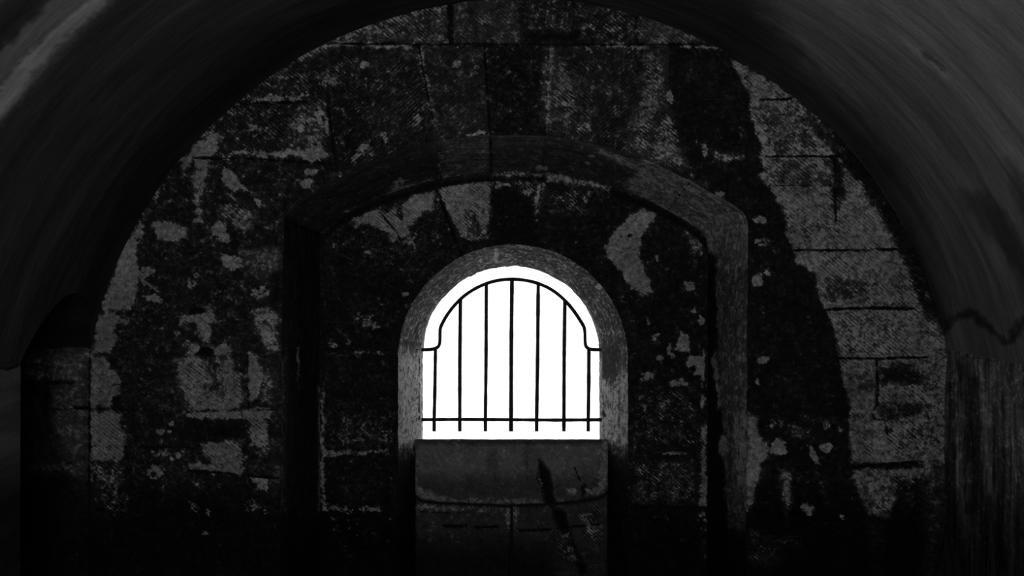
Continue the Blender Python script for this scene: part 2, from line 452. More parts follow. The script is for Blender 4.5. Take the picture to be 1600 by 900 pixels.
# ------------------------------------------------------------------ end wall
CX, CV, R = 808.0, 678.0, 680.0          # circle of the vault in end-wall units
SPR = 545.0
def f_back(x, y):
    f = Field(x, y, T=0.24, P=0.20, H=0.35, seed=1)
    p = f.poly; e = f.ell
    # ground tones of the blocks
    p([(380, 60), (640, 60), (690, 212), (530, 275), (443, 335), (300, 380), (250, 300)], T=0.22, P=0.18, soft=10)
    p([(520, -5), (700, -5), (700, 66), (500, 66)], T=0.40, P=0.30, H=0.8)
    p([(708, -5), (812, -5), (812, 66), (708, 66)], T=0.40, H=0.6)
    p([(816, -5), (994, -5), (994, 66), (816, 66)], T=0.26, P=0.28, H=0.7)
    p([(998, -5), (1110, 30), (1130, 66), (998, 66)], T=0.48, H=0.9)
    p([(655, 70), (757, 70), (766, 212), (685, 212)], T=0.30, H=-0.5)
    p([(573, 70), (655, 70), (683, 212), (600, 240)], T=0.28, H=-0.8)
    p([(515, 152), (573, 152), (600, 230), (530, 268)], T=0.20, H=-0.8)
    p([(759, 70), (857, 70), (853, 212), (768, 212)], T=0.12, H=0.4)
    p([(859, 70), (961, 70), (925, 225), (855, 212)], T=0.30, H=0.7)
    p([(963, 70), (1044, 70), (1042, 140), (1006, 246), (930, 224)], T=0.28, H=-0.8)
    p([(1046, 90), (1165, 90), (1180, 150), (1180, 238), (1090, 280), (1008, 246), (1044, 150)], T=0.14, H=0.6)
    # broad black soot band, right of the recess
    p([(1046, 72), (1140, 72), (1160, 120), (1190, 220), (1186, 245), (1192, 268), (1182, 276), (1202, 292), (1218, 320), (1230, 345), (1227, 362),
       (1237, 382), (1246, 398), (1243, 410), (1272, 430), (1280, 465), (1292, 486), (1302, 512), (1313, 545), (1311, 566), (1319, 602), (1328, 625),
       (1328, 700), (1334, 745), (1352, 800), (1360, 915), (1165, 915), (1165, 340), (1110, 285), (1060, 262), (1050, 160)], T=0.12, P=0.10, H=0.35, soft=3, mode='set')
    # the big pale area right of it
    p([(1140, 90), (1165, 140), (1180, 180), (1190, 220), (1186, 245), (1192, 268), (1182, 276), (1202, 292), (1218, 320), (1230, 345), (1227, 362),
       (1237, 382), (1246, 398), (1243, 410), (1272, 430), (1280, 465), (1292, 486), (1302, 512), (1313, 545), (1311, 566), (1319, 602), (1328, 625),
       (1328, 700), (1334, 745), (1352, 800), (1390, 812), (1400, 770), (1450, 740), (1478, 720), (1480, 560), (1462, 500), (1430, 400), (1370, 290), (1300, 210), (1240, 150)],
      T=0.55, P=0.50, H=0.75, soft=2.5, mode='set')
    p([(1180, 160), (1240, 175), (1290, 230), (1250, 242), (1200, 240)], T=0.42, P=0.36, mode='set', H=0.9)
    p([(1168, 140), (1195, 200), (1212, 240), (1190, 240), (1170, 175)], P=0.62, H=0.9)
    p([(1240, 165), (1268, 180), (1295, 225), (1280, 235), (1255, 200)], P=0.6)
    f.box(1200, 246, 1300, 292, T=0.44, P=0.36, mode='set')
    p([(1268, 245), (1285, 246), (1292, 260), (1272, 262)], P=0.75)
    p([(1302, 245), (1316, 245), (1316, 320), (1306, 330), (1302, 300)], T=0.16, P=0.12, mode='set', soft=6)
    p([(1205, 293), (1250, 295), (1300, 345), (1300, 355), (1235, 350)], P=0.58, T=0.6)
    p([(1228, 345), (1300, 343), (1300, 362), (1240, 364)], T=0.46, P=0.4, mode='set', soft=8)
    p([(1330, 330), (1365, 325), (1395, 380), (1395, 390), (1320, 390)], T=0.62, P=0.6)
    p([(1250, 395), (1420, 395), (1430, 425), (1280, 430)], T=0.58, P=0.55)
    f.box(1292, 438, 1355, 468, T=0.38, P=0.3, mode='set', soft=9)
    f.box(1360, 440, 1430, 478, T=0.5, P=0.5)
    f.box(1290, 470, 1345, 480, P=0.72)
    f.box(1310, 486, 1415, 555, T=0.5, P=0.50, H=1.0)
    p([(1418, 486), (1430, 490), (1436, 520), (1428, 556), (1418, 550)], P=0.7)
    p([(1318, 562), (1368, 562), (1368, 640), (1332, 640), (1320, 600)], P=0.55, T=0.55)
    f.box(1330, 583, 1366, 620, T=0.55, P=0.3, mode='set', H=0.2)
    p([(1374, 575), (1420, 572), (1450, 590), (1430, 604), (1380, 598)], T=0.16, P=0.1, mode='set', soft=9)
    f.box(1375, 600, 1450, 628, P=0.5, H=1.0)
    p([(1376, 632), (1450, 632), (1440, 655), (1376, 660)], T=0.28, P=0.25, mode='set', soft=8)
    f.box(1332, 645, 1362, 692, T=0.56, P=0.35, mode='set', H=0.3)
    f.box(1366, 655, 1382, 720, T=0.62, P=0.5, H=0.2)
    p([(1385, 665), (1452, 650), (1452, 712), (1390, 712)], T=0.42, P=0.50, mode='set', H=1.0)
    f.box(1330, 724, 1440, 733, T=0.1, P=0.1, mode='set', soft=3)
    p([(1328, 738), (1400, 736), (1400, 780), (1385, 800), (1355, 806), (1340, 770)], T=0.5, P=0.48, H=0.4)
    p([(1400, 748), (1445, 755), (1446, 808), (1400, 806)], T=0.18, P=0.25, mode='set', soft=6)
    p([(1352, 812), (1385, 818), (1384, 870), (1368, 862), (1352, 835)], T=0.32, P=0.35)
    f.box(1386, 815, 1440, 915, T=0.0, P=0.0, mode='set', soft=8)
    f.box(1442, 562, 1475, 915, T=0.42, P=0.3, H=0.2, soft=8)
    # bits standing in the soot band
    for a in ((1190, 345, 12, 7, .62), (1192, 378, 16, 7, .5), (1186, 438, 9, 11, .8), (1200, 425, 6, 8, .45), (1192, 562, 11, 4, .9), (1181, 595, 3, 8, .6),
              (1218, 700, 13, 13, .85), (1291, 700, 10, 9, .72), (1262, 794, 11, 13, .62), (1293, 668, 11, 9, .42), (1314, 672, 4, 5, .5), (1195, 788, 8, 7, .45),
              (1208, 668, 4, 6, .4), (1226, 270, 6, 3, .4), (1124, 302, 9, 5, .7), (1100, 235, 5, 14, .5), (1086, 215, 3, 14, .5), (1334, 784, 5, 6, .4),
              (1317, 808, 6, 3, .6), (1258, 738, 12, 3, .4), (1310, 835, 3, 9, .5)):
        e(a[0], a[1], a[2], a[3], P=a[4])
    p([(1264, 694), (1272, 700), (1283, 727), (1273, 722), (1266, 712)], P=0.9, soft=3)
    p([(1165, 645), (1182, 650), (1184, 682), (1202, 694), (1203, 716), (1190, 724), (1193, 735), (1183, 757), (1172, 800), (1163, 800)], T=0.6, P=0.62, H=0.2)
    p([(1216, 735), (1238, 737), (1236, 765), (1242, 785), (1232, 800), (1230, 822), (1222, 800), (1222, 765)], T=0.5, P=0.5, H=0.5)
    p([(1195, 650), (1240, 652), (1285, 688), (1250, 690), (1200, 668)], T=0.26, P=0.3, H=1.0, soft=8)
    f.box(1250, 648, 1278, 655, P=0.5)
    p([(1270, 740), (1290, 745), (1300, 800), (1282, 790)], T=0.22, P=0.32, H=1.0, soft=7)
    p([(1195, 838), (1245, 842), (1250, 850), (1205, 850)], T=0.35, P=0.5)
    p([(1168, 825), (1190, 830), (1225, 875), (1200, 890), (1168, 880)], T=0.4, P=0.32, H=1.0, soft=6)
    p([(1205, 857), (1225, 858), (1228, 866), (1212, 864)], P=0.65)
    # dark skirt along the vault on the right
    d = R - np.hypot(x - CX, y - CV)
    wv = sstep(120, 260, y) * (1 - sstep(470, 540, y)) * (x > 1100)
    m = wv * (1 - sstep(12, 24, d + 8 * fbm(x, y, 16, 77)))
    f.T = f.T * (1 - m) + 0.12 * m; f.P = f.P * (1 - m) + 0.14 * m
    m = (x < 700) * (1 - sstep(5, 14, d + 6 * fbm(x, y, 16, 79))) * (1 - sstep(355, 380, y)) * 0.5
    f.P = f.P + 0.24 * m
    # ---- left half
    p([(283, 262), (292, 240), (312, 222), (335, 205), (348, 215), (338, 236), (326, 262), (302, 250), (290, 266)], P=0.72, T=0.4)
    p([(300, 245), (328, 250), (322, 290), (313, 322), (318, 352), (304, 354), (300, 300)], P=0.60, T=0.36, H=0.2)
    p([(330, 238), (450, 234), (500, 224), (516, 240), (500, 252), (450, 246), (330, 246)], P=0.72)
    p([(348, 258), (360, 268), (378, 285), (391, 298), (370, 298), (355, 293), (344, 280)], P=0.85, soft=3)
    p([(352, 300), (370, 304), (369, 312), (355, 311)], P=0.6)
    p([(398, 310), (416, 323), (410, 327), (396, 317)], P=0.75, soft=3)
    p([(338, 326), (365, 312), (402, 335), (392, 360), (365, 362)], T=0.46, P=0.42, H=0.9)
    p([(237, 346), (255, 343), (275, 350), (295, 358), (289, 372), (268, 378), (245, 373), (241, 360)], P=0.85, T=0.5, soft=3)
    p([(336, 342), (350, 345), (356, 360), (369, 381), (350, 379), (328, 370)], P=0.66)
    p([(206, 372), (216, 345), (226, 350), (218, 374)], P=0.75)
    p([(190, 380), (205, 370), (213, 380), (215, 430), (212, 470), (203, 484), (165, 489), (160, 478), (174, 445), (184, 408)], P=0.95, T=0.62, H=0.05, soft=3)
    p([(152, 492), (182, 491), (206, 498), (200, 505), (182, 502), (179, 515), (183, 530), (175, 552), (146, 552), (146, 532)], P=0.8, T=0.5, H=0.15)
    p([(140, 556), (168, 556), (172, 575), (186, 590), (189, 605), (182, 638), (140, 638)], P=0.62, T=0.5, H=0.4)
    p([(139, 641), (186, 641), (188, 660), (197, 685), (196, 715), (185, 722), (143, 720)], P=0.70, T=0.5, H=1.0)
    p([(141, 722), (190, 722), (188, 745), (208, 775), (206, 806), (165, 812), (150, 785)], P=0.42, T=0.34, H=0.7, soft=8)
    p([(155, 810), (170, 812), (172, 860), (165, 880)], T=0.25, P=0.3)
    p([(375, 388), (438, 388), (438, 428), (412, 440), (395, 430), (378, 415)], T=0.48, P=0.30, H=0.2)
    p([(346, 395), (356, 400), (373, 400), (378, 414), (365, 423), (352, 415), (350, 405)], P=0.85, soft=3)
    p([(218, 427), (226, 435), (251, 452), (248, 459), (225, 445)], P=0.68, H=1.0)
    p([(222, 463), (240, 458), (256, 468), (252, 476), (228, 471)], P=0.74)
    p([(278, 494), (300, 490), (315, 480), (330, 482), (338, 496), (326, 505), (331, 530), (322, 536), (310, 522), (306, 504), (290, 500), (281, 507)], P=0.74, T=0.4)
    p([(390, 483), (420, 478), (435, 485), (434, 520), (437, 550), (415, 550), (402, 520), (396, 500)], T=0.42, P=0.5, H=0.4)
    p([(288, 547), (296, 538), (330, 540), (353, 534), (368, 547), (355, 556), (330, 555), (300, 556)], P=0.66, T=0.4)
    p([(272, 560), (300, 555), (340, 558), (360, 560), (376, 590), (380, 630), (366, 642), (340, 647), (300, 647), (288, 630), (278, 600)], T=0.55, P=0.54, H=0.7)
    p([(318, 556), (345, 558), (343, 615), (325, 622)], T=0.34, P=0.3, mode='set', soft=7)
    p([(387, 550), (400, 556), (410, 580), (408, 602), (398, 628), (388, 632)], P=0.78, T=0.4)
    p([(405, 588), (431, 575), (432, 628), (408, 630)], P=0.42, T=0.4, H=0.9)
    p([(282, 641), (432, 638), (430, 652), (400, 662), (380, 656), (330, 656), (290, 652)], P=0.70)
    p([(262, 662), (330, 660), (375, 657), (384, 682), (340, 690), (280, 690)], T=0.10, P=0.1, mode='set', soft=8)
    p([(312, 692), (345, 688), (375, 688), (380, 720), (373, 740), (335, 727), (318, 712)], P=0.66, T=0.5, H=1.0)
    p([(388, 655), (420, 651), (421, 692), (406, 702), (389, 697)], P=0.64, T=0.35, H=1.0)
    p([(395, 704), (421, 698), (423, 713), (400, 713)], P=0.5)
    p([(296, 722), (330, 726), (380, 732), (382, 743), (330, 741), (294, 731)], P=0.75)
    p([(232, 704), (290, 702), (297, 710), (240, 713)], P=0.55)
    p([(388, 742), (400, 746), (417, 751), (421, 769), (400, 764)], P=0.7, H=1.0)
    p([(288, 778), (310, 784), (331, 798), (333, 812), (310, 809), (294, 795)], P=0.6, H=0.9)
    p([(371, 780), (395, 774), (421, 784), (424, 812), (402, 802), (380, 806)], P=0.52, H=0.8)
    f.box(340, 822, 366, 836, T=0.25)
    for a in ((233, 424, 13, 9, .6), (222, 432, 6, 6, .7), (300, 444, 9, 10, .5), (306, 430, 5, 5, .6), (405, 455, 16, 11, .5), (268, 660, 5, 5, .75), (266, 672, 8, 4, .65),
              (250, 675, 8, 6, .6), (280, 713, 5, 4, .8), (267, 717, 4, 4, .65), (254, 760, 5, 4, .5), (320, 832, 8, 8, .52), (338, 821, 6, 4, .6), (215, 820, 4, 4, .45),
              (278, 520, 5, 3, .6), (295, 533, 8, 3, .5), (340, 503, 6, 4, .5), (200, 808, 8, 3, .5), (428, 830, 6, 18, .36), (345, 457, 14, 3, .4),
              (515, 130, 14, 9, .55), (485, 268, 12, 8, .62), (478, 288, 9, 9, .72), (470, 200, 9, 9, .55), (500, 178, 12, 12, .55), (395, 200, 13, 7, .5), (440, 305, 10, 4, .4),
              (570, 102, 7, 6, .75), (572, 128, 4, 9, .6), (590, 124, 5, 5, .6), (552, 118, 6, 4, .5), (511, 195, 3, 22, .6), (600, 215, 4, 12, .55), (652, 186, 8, 16, .45),
              (1046, 152, 6, 12, .72), (920, 78, 9, 6, .55), (914, 198, 14, 8, .5), (745, 106, 4, 5, .6), (745, 208, 16, 3, .7), (712, 100, 9, 8, .55)):
        e(a[0], a[1], a[2], a[3], P=a[4])
    e(241, 738, 11, 14, P=0.8); e(240, 741, 4, 5, P=0.0, mode='set')
    e(308, 487, 15, 5, P=0.0, T=0.05, mode='set'); e(322, 549, 11, 7, P=0.0, T=0.0, mode='set')
    e(365, 383, 6, 5, P=0, T=0.05, mode='set'); e(178, 565, 8, 8, P=0.1, T=0.1, mode='set'); e(180, 628, 6, 10, P=0.1, T=0.1, mode='set')
    f.box(425, 430, 440, 470, T=0.0, P=0.0, mode='set', soft=6)
    f.box(424, 556, 437, 800, T=0.34, P=0.2, mode='set', H=0.1, soft=3)
    p([(412, 98), (440, 92), (480, 78), (545, 60), (560, 66), (520, 76), (480, 90), (430, 112)], P=0.55, T=0.45, H=1.0)
    p([(400, 110), (560, 80), (560, 145), (380, 148)], T=0.27, P=0.27, H=1.0, soft=10)
    p([(372, 160), (400, 150), (470, 144), (502, 149), (440, 161)], P=0.62)
    p([(360, 168), (450, 162), (440, 225), (350, 228), (330, 200)], T=0.26, P=0.28, H=1.0, soft=8)
    p([(455, 166), (511, 155), (512, 236), (490, 240), (452, 214)], T=0.36, P=0.40, H=0.6)
    p([(546, 254), (558, 226), (583, 213), (577, 236), (556, 258)], P=0.55, H=-1.0)
    p([(650, 72), (662, 72), (672, 132), (688, 205), (680, 212), (666, 145)], P=0.58, T=0.38)
    p([(848, 72), (867, 72), (866, 180), (859, 206), (850, 200)], T=0.50, P=0.4, H=0.2, soft=5)
    p([(868, 78), (895, 110), (905, 170), (888, 205), (863, 190)], T=0.44, P=0.38, H=0.9, soft=7)
    p([(944, 68), (1008, 70), (1010, 77), (944, 75)], P=0.7)
    p([(505, 65), (650, 67), (648, 76), (505, 76)], P=0.62)
    p([(1010, 80), (1036, 75), (1044, 140), (1012, 244), (990, 240), (982, 205), (1000, 140)], T=0.42, P=0.40, H=0.9, soft=7)
    p([(1044, 160), (1060, 225), (1082, 262), (1050, 268), (1008, 250), (1028, 195)], T=0.42, P=0.40, H=0.9, soft=6)
    p([(1112, 236), (1165, 240), (1160, 250), (1110, 256)], P=0.42, T=0.3)
    p([(1060, 68), (1128, 70), (1130, 78), (1062, 76)], P=0.66)
    f.box(818, 52, 905, 66, T=0.02, P=0.0, mode='set', soft=6)
    # passage side, beyond the opening in the left wall
    f.poly([(-400, 530), (139, 530), (139, 915), (-400, 915)], T=0.16, P=0.08, H=0.15, soft=1, mode='set')
    p([(78, 548), (137, 548), (137, 730), (105, 726), (78, 660)], T=0.38, P=0.20, H=0.2, soft=8)
    p([(32, 556), (70, 560), (72, 600), (40, 598)], T=0.32, P=0.28, H=0.2)
    f.box(66, 590, 76, 640, T=0.0, P=0.0, mode='set', soft=3); f.box(30, 592, 55, 636, T=0.02, P=0.05, mode='set', soft=3)
    p([(30, 728), (100, 724), (140, 730), (140, 745), (30, 742)], T=0.36, P=0.3)
    f.box(139, 552, 148, 636, T=0.6, P=0.5, soft=2)
    # light falling off towards the floor, put into the tone
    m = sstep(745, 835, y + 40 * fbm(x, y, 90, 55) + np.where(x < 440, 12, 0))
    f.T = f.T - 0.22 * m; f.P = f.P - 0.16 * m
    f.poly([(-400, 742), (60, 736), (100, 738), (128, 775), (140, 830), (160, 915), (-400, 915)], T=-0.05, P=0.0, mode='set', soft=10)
    # ---- joints
    L = f.line
    L([(505, 68), (660, 69), (1130, 69)], 0.0, 0.6)
    L([(703, 8), (704, 66)], 0.0, 3.0); L([(813, -5), (815, 66)], 0.3); L([(995, 22), (996, 66)], 0.0, 0.6)
    L([(654, 69), (664, 130), (683, 212)], 0.0, 0.2); L([(757, 69), (761, 140), (766, 212)], -0.05, 0.5)
    L([(857, 69), (855, 150), (852, 212)], 0.1, -0.4); L([(961, 69), (945, 150), (925, 222)], 0.3, -0.8)
    L([(1044, 72), (1042, 140), (1006, 246)], 0.5, -0.3); L([(572, 69), (575, 152), (600, 235)], 0.12, -0.8)
    L([(511, 152), (518, 210), (527, 268)], 0.0, 0.8)
    L([(378, 162), (440, 160), (511, 158)], 0.0, 0.3); L([(300, 247), (400, 248), (525, 256)], 0.0, 0.4)
    L([(195, 386), (260, 388), (438, 383)], 0.12, -0.8); L([(160, 484), (220, 487), (330, 479), (435, 480)], 0.12, -0.8)
    L([(145, 556), (435, 556)], 0.3, -1.0); L([(-380, 641), (190, 639), (282, 643), (435, 641)], 0.1, -0.6)
    L([(190, 698), (300, 700)], 0.05, 0); L([(-380, 724), (190, 723)], 0.1, -0.8); L([(294, 735), (335, 738), (436, 748)], 0.0, 1.0)
    L([(150, 814), (205, 810)], 0.4, -0.6); L([(205, 815), (436, 815)], 0.02, -0.5)
    L([(77, 597), (113, 598)], -0.1, 1.2); L([(115, 638), (139, 638)], -0.1, 1.4)
    L([(140, 545), (138, 915)], 0.08, 0.2)
    L([(385, 556), (388, 640)], 0.02, 0.5); L([(378, 645), (382, 745)], 0.05, 0.2); L([(190, 640), (197, 720)], 0.15, -0.8)
    L([(321, 556), (320, 600), (328, 650)], 0.1, -0.6)
    L([(1062, 155), (1165, 154)], 0.45, -1.0); L([(1186, 156), (1234, 155)], 0.0, 0.2)
    L([(1106, 242), (1185, 245)], 0.35, -0.6); L([(1196, 244), (1310, 244)], 0.0, 0.6)
    L([(1198, 290), (1300, 290)], 0.1, -0.6); L([(1305, 250), (1306, 345)], 0.05, 1.0)
    L([(1175, 391), (1240, 391)], 0.12, -0.8); L([(1240, 391), (1290, 391), (1400, 390)], 0.0, 0.4); 
    L([(1175, 483), (1290, 483)], 0.22, -1.0); L([(1290, 484), (1345, 481), (1430, 482)], -0.05, 1.2)
    L([(1172, 560), (1310, 560)], 0.4, -0.8); L([(1310, 560), (1370, 560), (1450, 558)], -0.05, 0.7)
    L([(1371, 562), (1371, 632)], -0.02, 1.1); L([(1371, 632), (1363, 645), (1368, 655), (1382, 656), (1388, 680)], 0.05, 0.0)
    L([(1175, 642), (1325, 643)], 0.15, -0.8); L([(1375, 630), (1450, 632)], 0.35, -0.6)
    L([(1196, 726), (1330, 722)], 0.1, -0.4); L([(1335, 725), (1365, 728), (1440, 722)], -0.05, 1.8)
    L([(1165, 816), (1240, 819)], 0.0, 0.0); L([(1272, 820), (1352, 815)], 0.42, -0.4)
    L([(1165, 858), (1205, 860)], 0.02, 0.0); L([(1190, 838), (1268, 840)], 0.45, -0.6)
    L([(1309, 840), (1309, 915)], 0.4, -0.8)
    f.T = f.T + 0.06
    f.T[x < 139] += 0.16
    return f

def r_back(u, v, f):
    g = -0.006 * np.exp(-(np.maximum(f.JD, 0) / 2.2) ** 2) + 0.010 * fbm(u, v, 60, 91) + 0.003 * (f.P > 0.5) + 0.004 * fbm(u, v, 9, 92)
    d = R - np.hypot(u - CX, v - CV)                       # plaster of the vault turned down onto the wall, right side
    g = g + 0.03 * np.exp(-((d - 2) / 8.0) ** 2) * (u > 1100) * sstep(100, 220, v)
    return g

def keep_back(u, v):
    return (np.hypot(u - CX, v - CV) < R + 10) | ((v > SPR - 4) & (u < 1492)) | ((u < 150) & (u > -330) & (v > SPR - 110))

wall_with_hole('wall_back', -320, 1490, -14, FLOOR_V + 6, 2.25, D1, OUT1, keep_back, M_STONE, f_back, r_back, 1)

# ------------------------------------------------------------------ splayed soffit and jambs of the recess
def f_splay(x, y, U, V):
    f = Field(x, y, T=0.20, P=0.12, H=0.10, warp=3, seed=41)
    p = f.poly
    f.box(425, 340, 500, 930, T=0.10, P=0.05, mode='set', soft=4)  # left jamb turned from the light, its shade put into the tone
    f.box(430, 560, 447, 800, T=0.30, P=0.25, soft=4)
    p([(463, 540), (470, 540), (468, 610), (464, 600)], P=0.6, soft=3)
    f.box(497, 600, 507, 800, P=0.5, T=0.4, soft=2)
    p([(443, 335), (530, 277), (640, 230), (640, 300), (500, 364)], T=0.22, P=0.1, mode='set')
    p([(690, 200), (766, 200), (766, 275), (695, 285)], T=0.38, P=0.18)
    p([(766, 200), (853, 200), (853, 275), (766, 275)], T=0.30, P=0.15)
    p([(853, 200), (1000, 240), (990, 310), (853, 275)], T=0.26, P=0.15)
    p([(1000, 235), (1080, 270), (1190, 330), (1190, 400), (1106, 400), (985, 305), (975, 290), (998, 262)], T=0.50, P=0.30, H=0.15)
    p([(905, 222), (960, 240), (1005, 255), (1000, 270), (950, 250), (930, 238)], P=0.42, T=0.42)
    p([(975, 280), (1000, 262), (1010, 270), (1000, 305), (985, 302)], P=0.42)
    p([(536, 332), (600, 305), (622, 285), (634, 283), (632, 292), (700, 272), (700, 282), (610, 306), (545, 338)], P=0.56, T=0.42, soft=3)
    f.ell(625, 285, 10, 9, P=0.55); f.ell(845, 262, 14, 7, P=0.5); f.ell(922, 243, 7, 3, P=0.75); f.ell(918, 255, 4, 3, P=0.75)
    p([(690, 240), (692, 268), (685, 272), (684, 240)], P=0.5)
    # right jamb
    p([(1122, 395), (1185, 380), (1185, 935), (1150, 935), (1135, 840), (1128, 700), (1120, 560), (1116, 470)], T=0.50, P=0.24, mode='set', H=0.1, soft=3)  # jamb facing the light, its brightness put into the tone
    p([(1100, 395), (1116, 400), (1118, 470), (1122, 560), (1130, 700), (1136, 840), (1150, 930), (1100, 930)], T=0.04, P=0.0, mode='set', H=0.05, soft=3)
    p([(1112, 560), (1121, 545), (1126, 600), (1128, 640), (1121, 640), (1117, 590)], P=0.68, T=0.4, soft=3)
    f.ell(1129, 698, 9, 17, P=0.72, T=0.5)
    f.ell(1162, 560, 8, 10, P=0.5)
    p([(1145, 640), (1170, 640), (1170, 760), (1150, 760)], P=0.5, T=0.55)
    f.box(1100, 835, 1180, 940, T=0.12, P=0.15, mode='set', soft=8)
    m = sstep(770, 860, y); f.T = f.T - 0.22 * m; f.P = f.P - 0.1 * m  # loses tone downwards, painting in the weaker light near the floor
    L = f.line
    L([(766, 205), (767, 275)], -0.05, 0.2); L([(688, 212), (690, 283)], 0.15, -0.8); L([(852, 205), (846, 275)], 0.2, -0.8)
    L([(1078, 285), (1047, 325)], 0.15, -0.5); L([(600, 235), (630, 300)], 0.1, -1.0)
    L([(443, 345), (500, 366)], 0.02, 0); L([(425, 640), (500, 640)], 0.05, -1); L([(1104, 560), (1175, 556)], 0.2, -0.8)
    L([(1100, 816), (1120, 822), (1166, 836)], -0.05, 0.6); L([(1104, 388), (1104, 560)], -0.05, 0.5)
    L([(1125, 440), (1166, 436)], 0.3, -1.0)
    f.T = f.T + 0.12 * (y < 420) * (x > 640) + 0.08 + 0.10 * (x < 640)  # soffit lightened: bounce light from the floor put into the tone
    return f
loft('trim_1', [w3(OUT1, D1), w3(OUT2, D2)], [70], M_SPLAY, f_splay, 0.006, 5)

# ------------------------------------------------------------------ wall at the back of the recess
def f_rec(x, y):
    f = Field(x, y, T=0.15, P=0.13, H=0.35, seed=61)
    p = f.poly; e = f.ell
    p([(500, 360), (620, 300), (690, 285), (720, 390), (640, 450), (505, 380)], T=0.20, P=0.22, soft=8)
    p([(543, 347), (585, 329), (602, 334), (650, 303), (681, 299), (680, 320), (656, 336), (642, 356), (641, 371), (612, 370), (585, 351), (565, 352)], P=0.72, T=0.5, H=0.9, soft=3)
    p([(600, 362), (650, 370), (655, 392), (640, 385), (610, 378)], P=0.5)
    e(624, 332, 8, 13, T=0.25, P=0.2, mode='set')
    p([(684, 296), (712, 288), (766, 280), (768, 330), (758, 372), (738, 379), (722, 370), (702, 340), (692, 322)], P=0.66, T=0.5, H=0.9, soft=3)
    p([(730, 330), (755, 330), (752, 372), (730, 370)], T=0.35, P=0.35, mode='set', soft=8)
    p([(768, 282), (800, 285), (800, 292), (772, 297)], P=0.6)
    p([(776, 296), (833, 296), (830, 384), (778, 386)], T=0.08, P=0.10, mode='set')
    p([(800, 284), (838, 284), (836, 310), (815, 308)], T=0.26, P=0.44, H=1.0)
    p([(838, 283), (851, 283), (846, 322), (838, 348), (835, 310)], P=0.62, T=0.35)
    p([(852, 288), (935, 298), (915, 340), (860, 330)], T=0.26, P=0.28, H=0.9, soft=8)
    p([(915, 290), (925, 292), (922, 318), (912, 318)], P=0.5)
    p([(968, 353), (988, 336), (1007, 322), (1028, 330), (1019, 352), (1002, 365), (997, 378), (997, 398), (1010, 419), (1021, 458), (1003, 466), (987, 452), (971, 427), (950, 402), (943, 385)],
      P=0.74, T=0.5, H=0.5, soft=3)
    e(982, 368, 4, 4, P=0.0, T=0.0, mode='set')
    p([(1060, 345), (1100, 372), (1103, 405), (1085, 400)], T=0.36, P=0.40)
    for a in ((1027, 403, 6, 5, .7), (1080, 446, 9, 9, .62), (1082, 484, 6, 5, .6), (1096, 500, 5, 7, .8), (1010, 587, 9, 8, .7), (1060, 600, 18, 7, .6), (1025, 525, 6, 5, .6),
              (1030, 562, 7, 7, .6), (1045, 545, 5, 8, .6), (1100, 575, 4, 34, .62), (1098, 630, 5, 14, .6), (1052, 557, 6, 5, .55), (1055, 709, 22, 3, .7), (1072, 440, 4, 6, .5),
              (976, 468, 6, 7, .5), (1011, 503, 3, 6, .6), (575, 500, 26, 15, .38), (588, 512, 8, 5, .5), (525, 383, 14, 8, .38), (575, 394, 5, 3, .6), (632, 461, 6, 5, .6),
              (545, 535, 6, 4, .45), (522, 538, 10, 5, .45), (596, 476, 4, 4, .5), (1060, 765, 30, 10, .36), (1030, 810, 20, 6, .4), (600, 620, 16, 5, .34)):
        e(a[0], a[1], a[2], a[3], P=a[4])
    p([(1055, 530), (1065, 519), (1075, 523), (1079, 551), (1068, 549), (1055, 546)], P=0.8, T=0.4, soft=3)
    p([(1073, 556), (1100, 552), (1104, 582), (1090, 587), (1074, 572)], P=0.72, T=0.4, soft=3); e(1085, 577, 4, 4, P=0, T=-0.05, mode='set')
    p([(1092, 668), (1105, 662), (1106, 795), (1090, 795), (1094, 720)], P=0.62, T=0.4)
    p([(1090, 795), (1106, 795), (1104, 880), (1094, 870)], P=0.45, T=0.3)
    p([(984, 610), (1092, 600), (1092, 700), (984, 705)], T=0.24, P=0.26, H=0.9, soft=10)
    p([(988, 718), (1088, 716), (1086, 788), (988, 788)], T=0.32, P=0.28, H=1.0, soft=8)
    p([(505, 640), (618, 640), (618, 700), (505, 700)], T=0.24, P=0.33, H=0.4, soft=10)
    p([(500, 610), (507, 610), (508, 795), (500, 795)], P=0.58, T=0.38, soft=2)
    p([(503, 700), (606, 702), (606, 711), (503, 712)], P=0.58)
    p([(503, 785), (560, 788), (600, 790), (600, 802), (540, 800), (505, 800)], P=0.56)
    p([(505, 800), (620, 800), (610, 880), (520, 880)], T=0.12, P=0.26, soft=8)
    p([(505, 548), (555, 546), (600, 548), (600, 556), (505, 556)], P=0.44)
    # thin step that follows the arch, only its shade painted as a dark band
    o = OUT2[228:606]
    xs, ys = o[::12, 0], o[::12, 1]
    pts = [(a, b + 9) for a, b in zip(xs, ys)]
    d = seg_dist(x, y, pts)
    m = (1 - sstep(2.5, 6.0, d)) * (y < 392)
    f.T = f.T * (1 - m) + 0.02 * m; f.P = f.P * (1 - m)
    p([(690, 270), (766, 262), (766, 276), (690, 286)], T=0.2, P=0.1, mode='set')
    p([(768, 268), (858, 268), (900, 275), (955, 290), (952, 302), (900, 290), (850, 278), (768, 278)], P=0.5, T=0.4)
    m = sstep(760, 850, y + 30 * fbm(x, y, 80, 56)); f.T = f.T - 0.20 * m; f.P = f.P - 0.08 * m  # light fading towards the floor, put into the recess wall's colour
    L = f.line
    L([(682, 296), (700, 345), (722, 400)], -0.05, 1.2); L([(766, 270), (770, 340), (776, 386)], 0.3, -0.6)
    L([(848, 280), (838, 345), (834, 386)], 0.05, 0.0); L([(592, 330), (618, 360), (640, 400)], 0.05, 0.0)
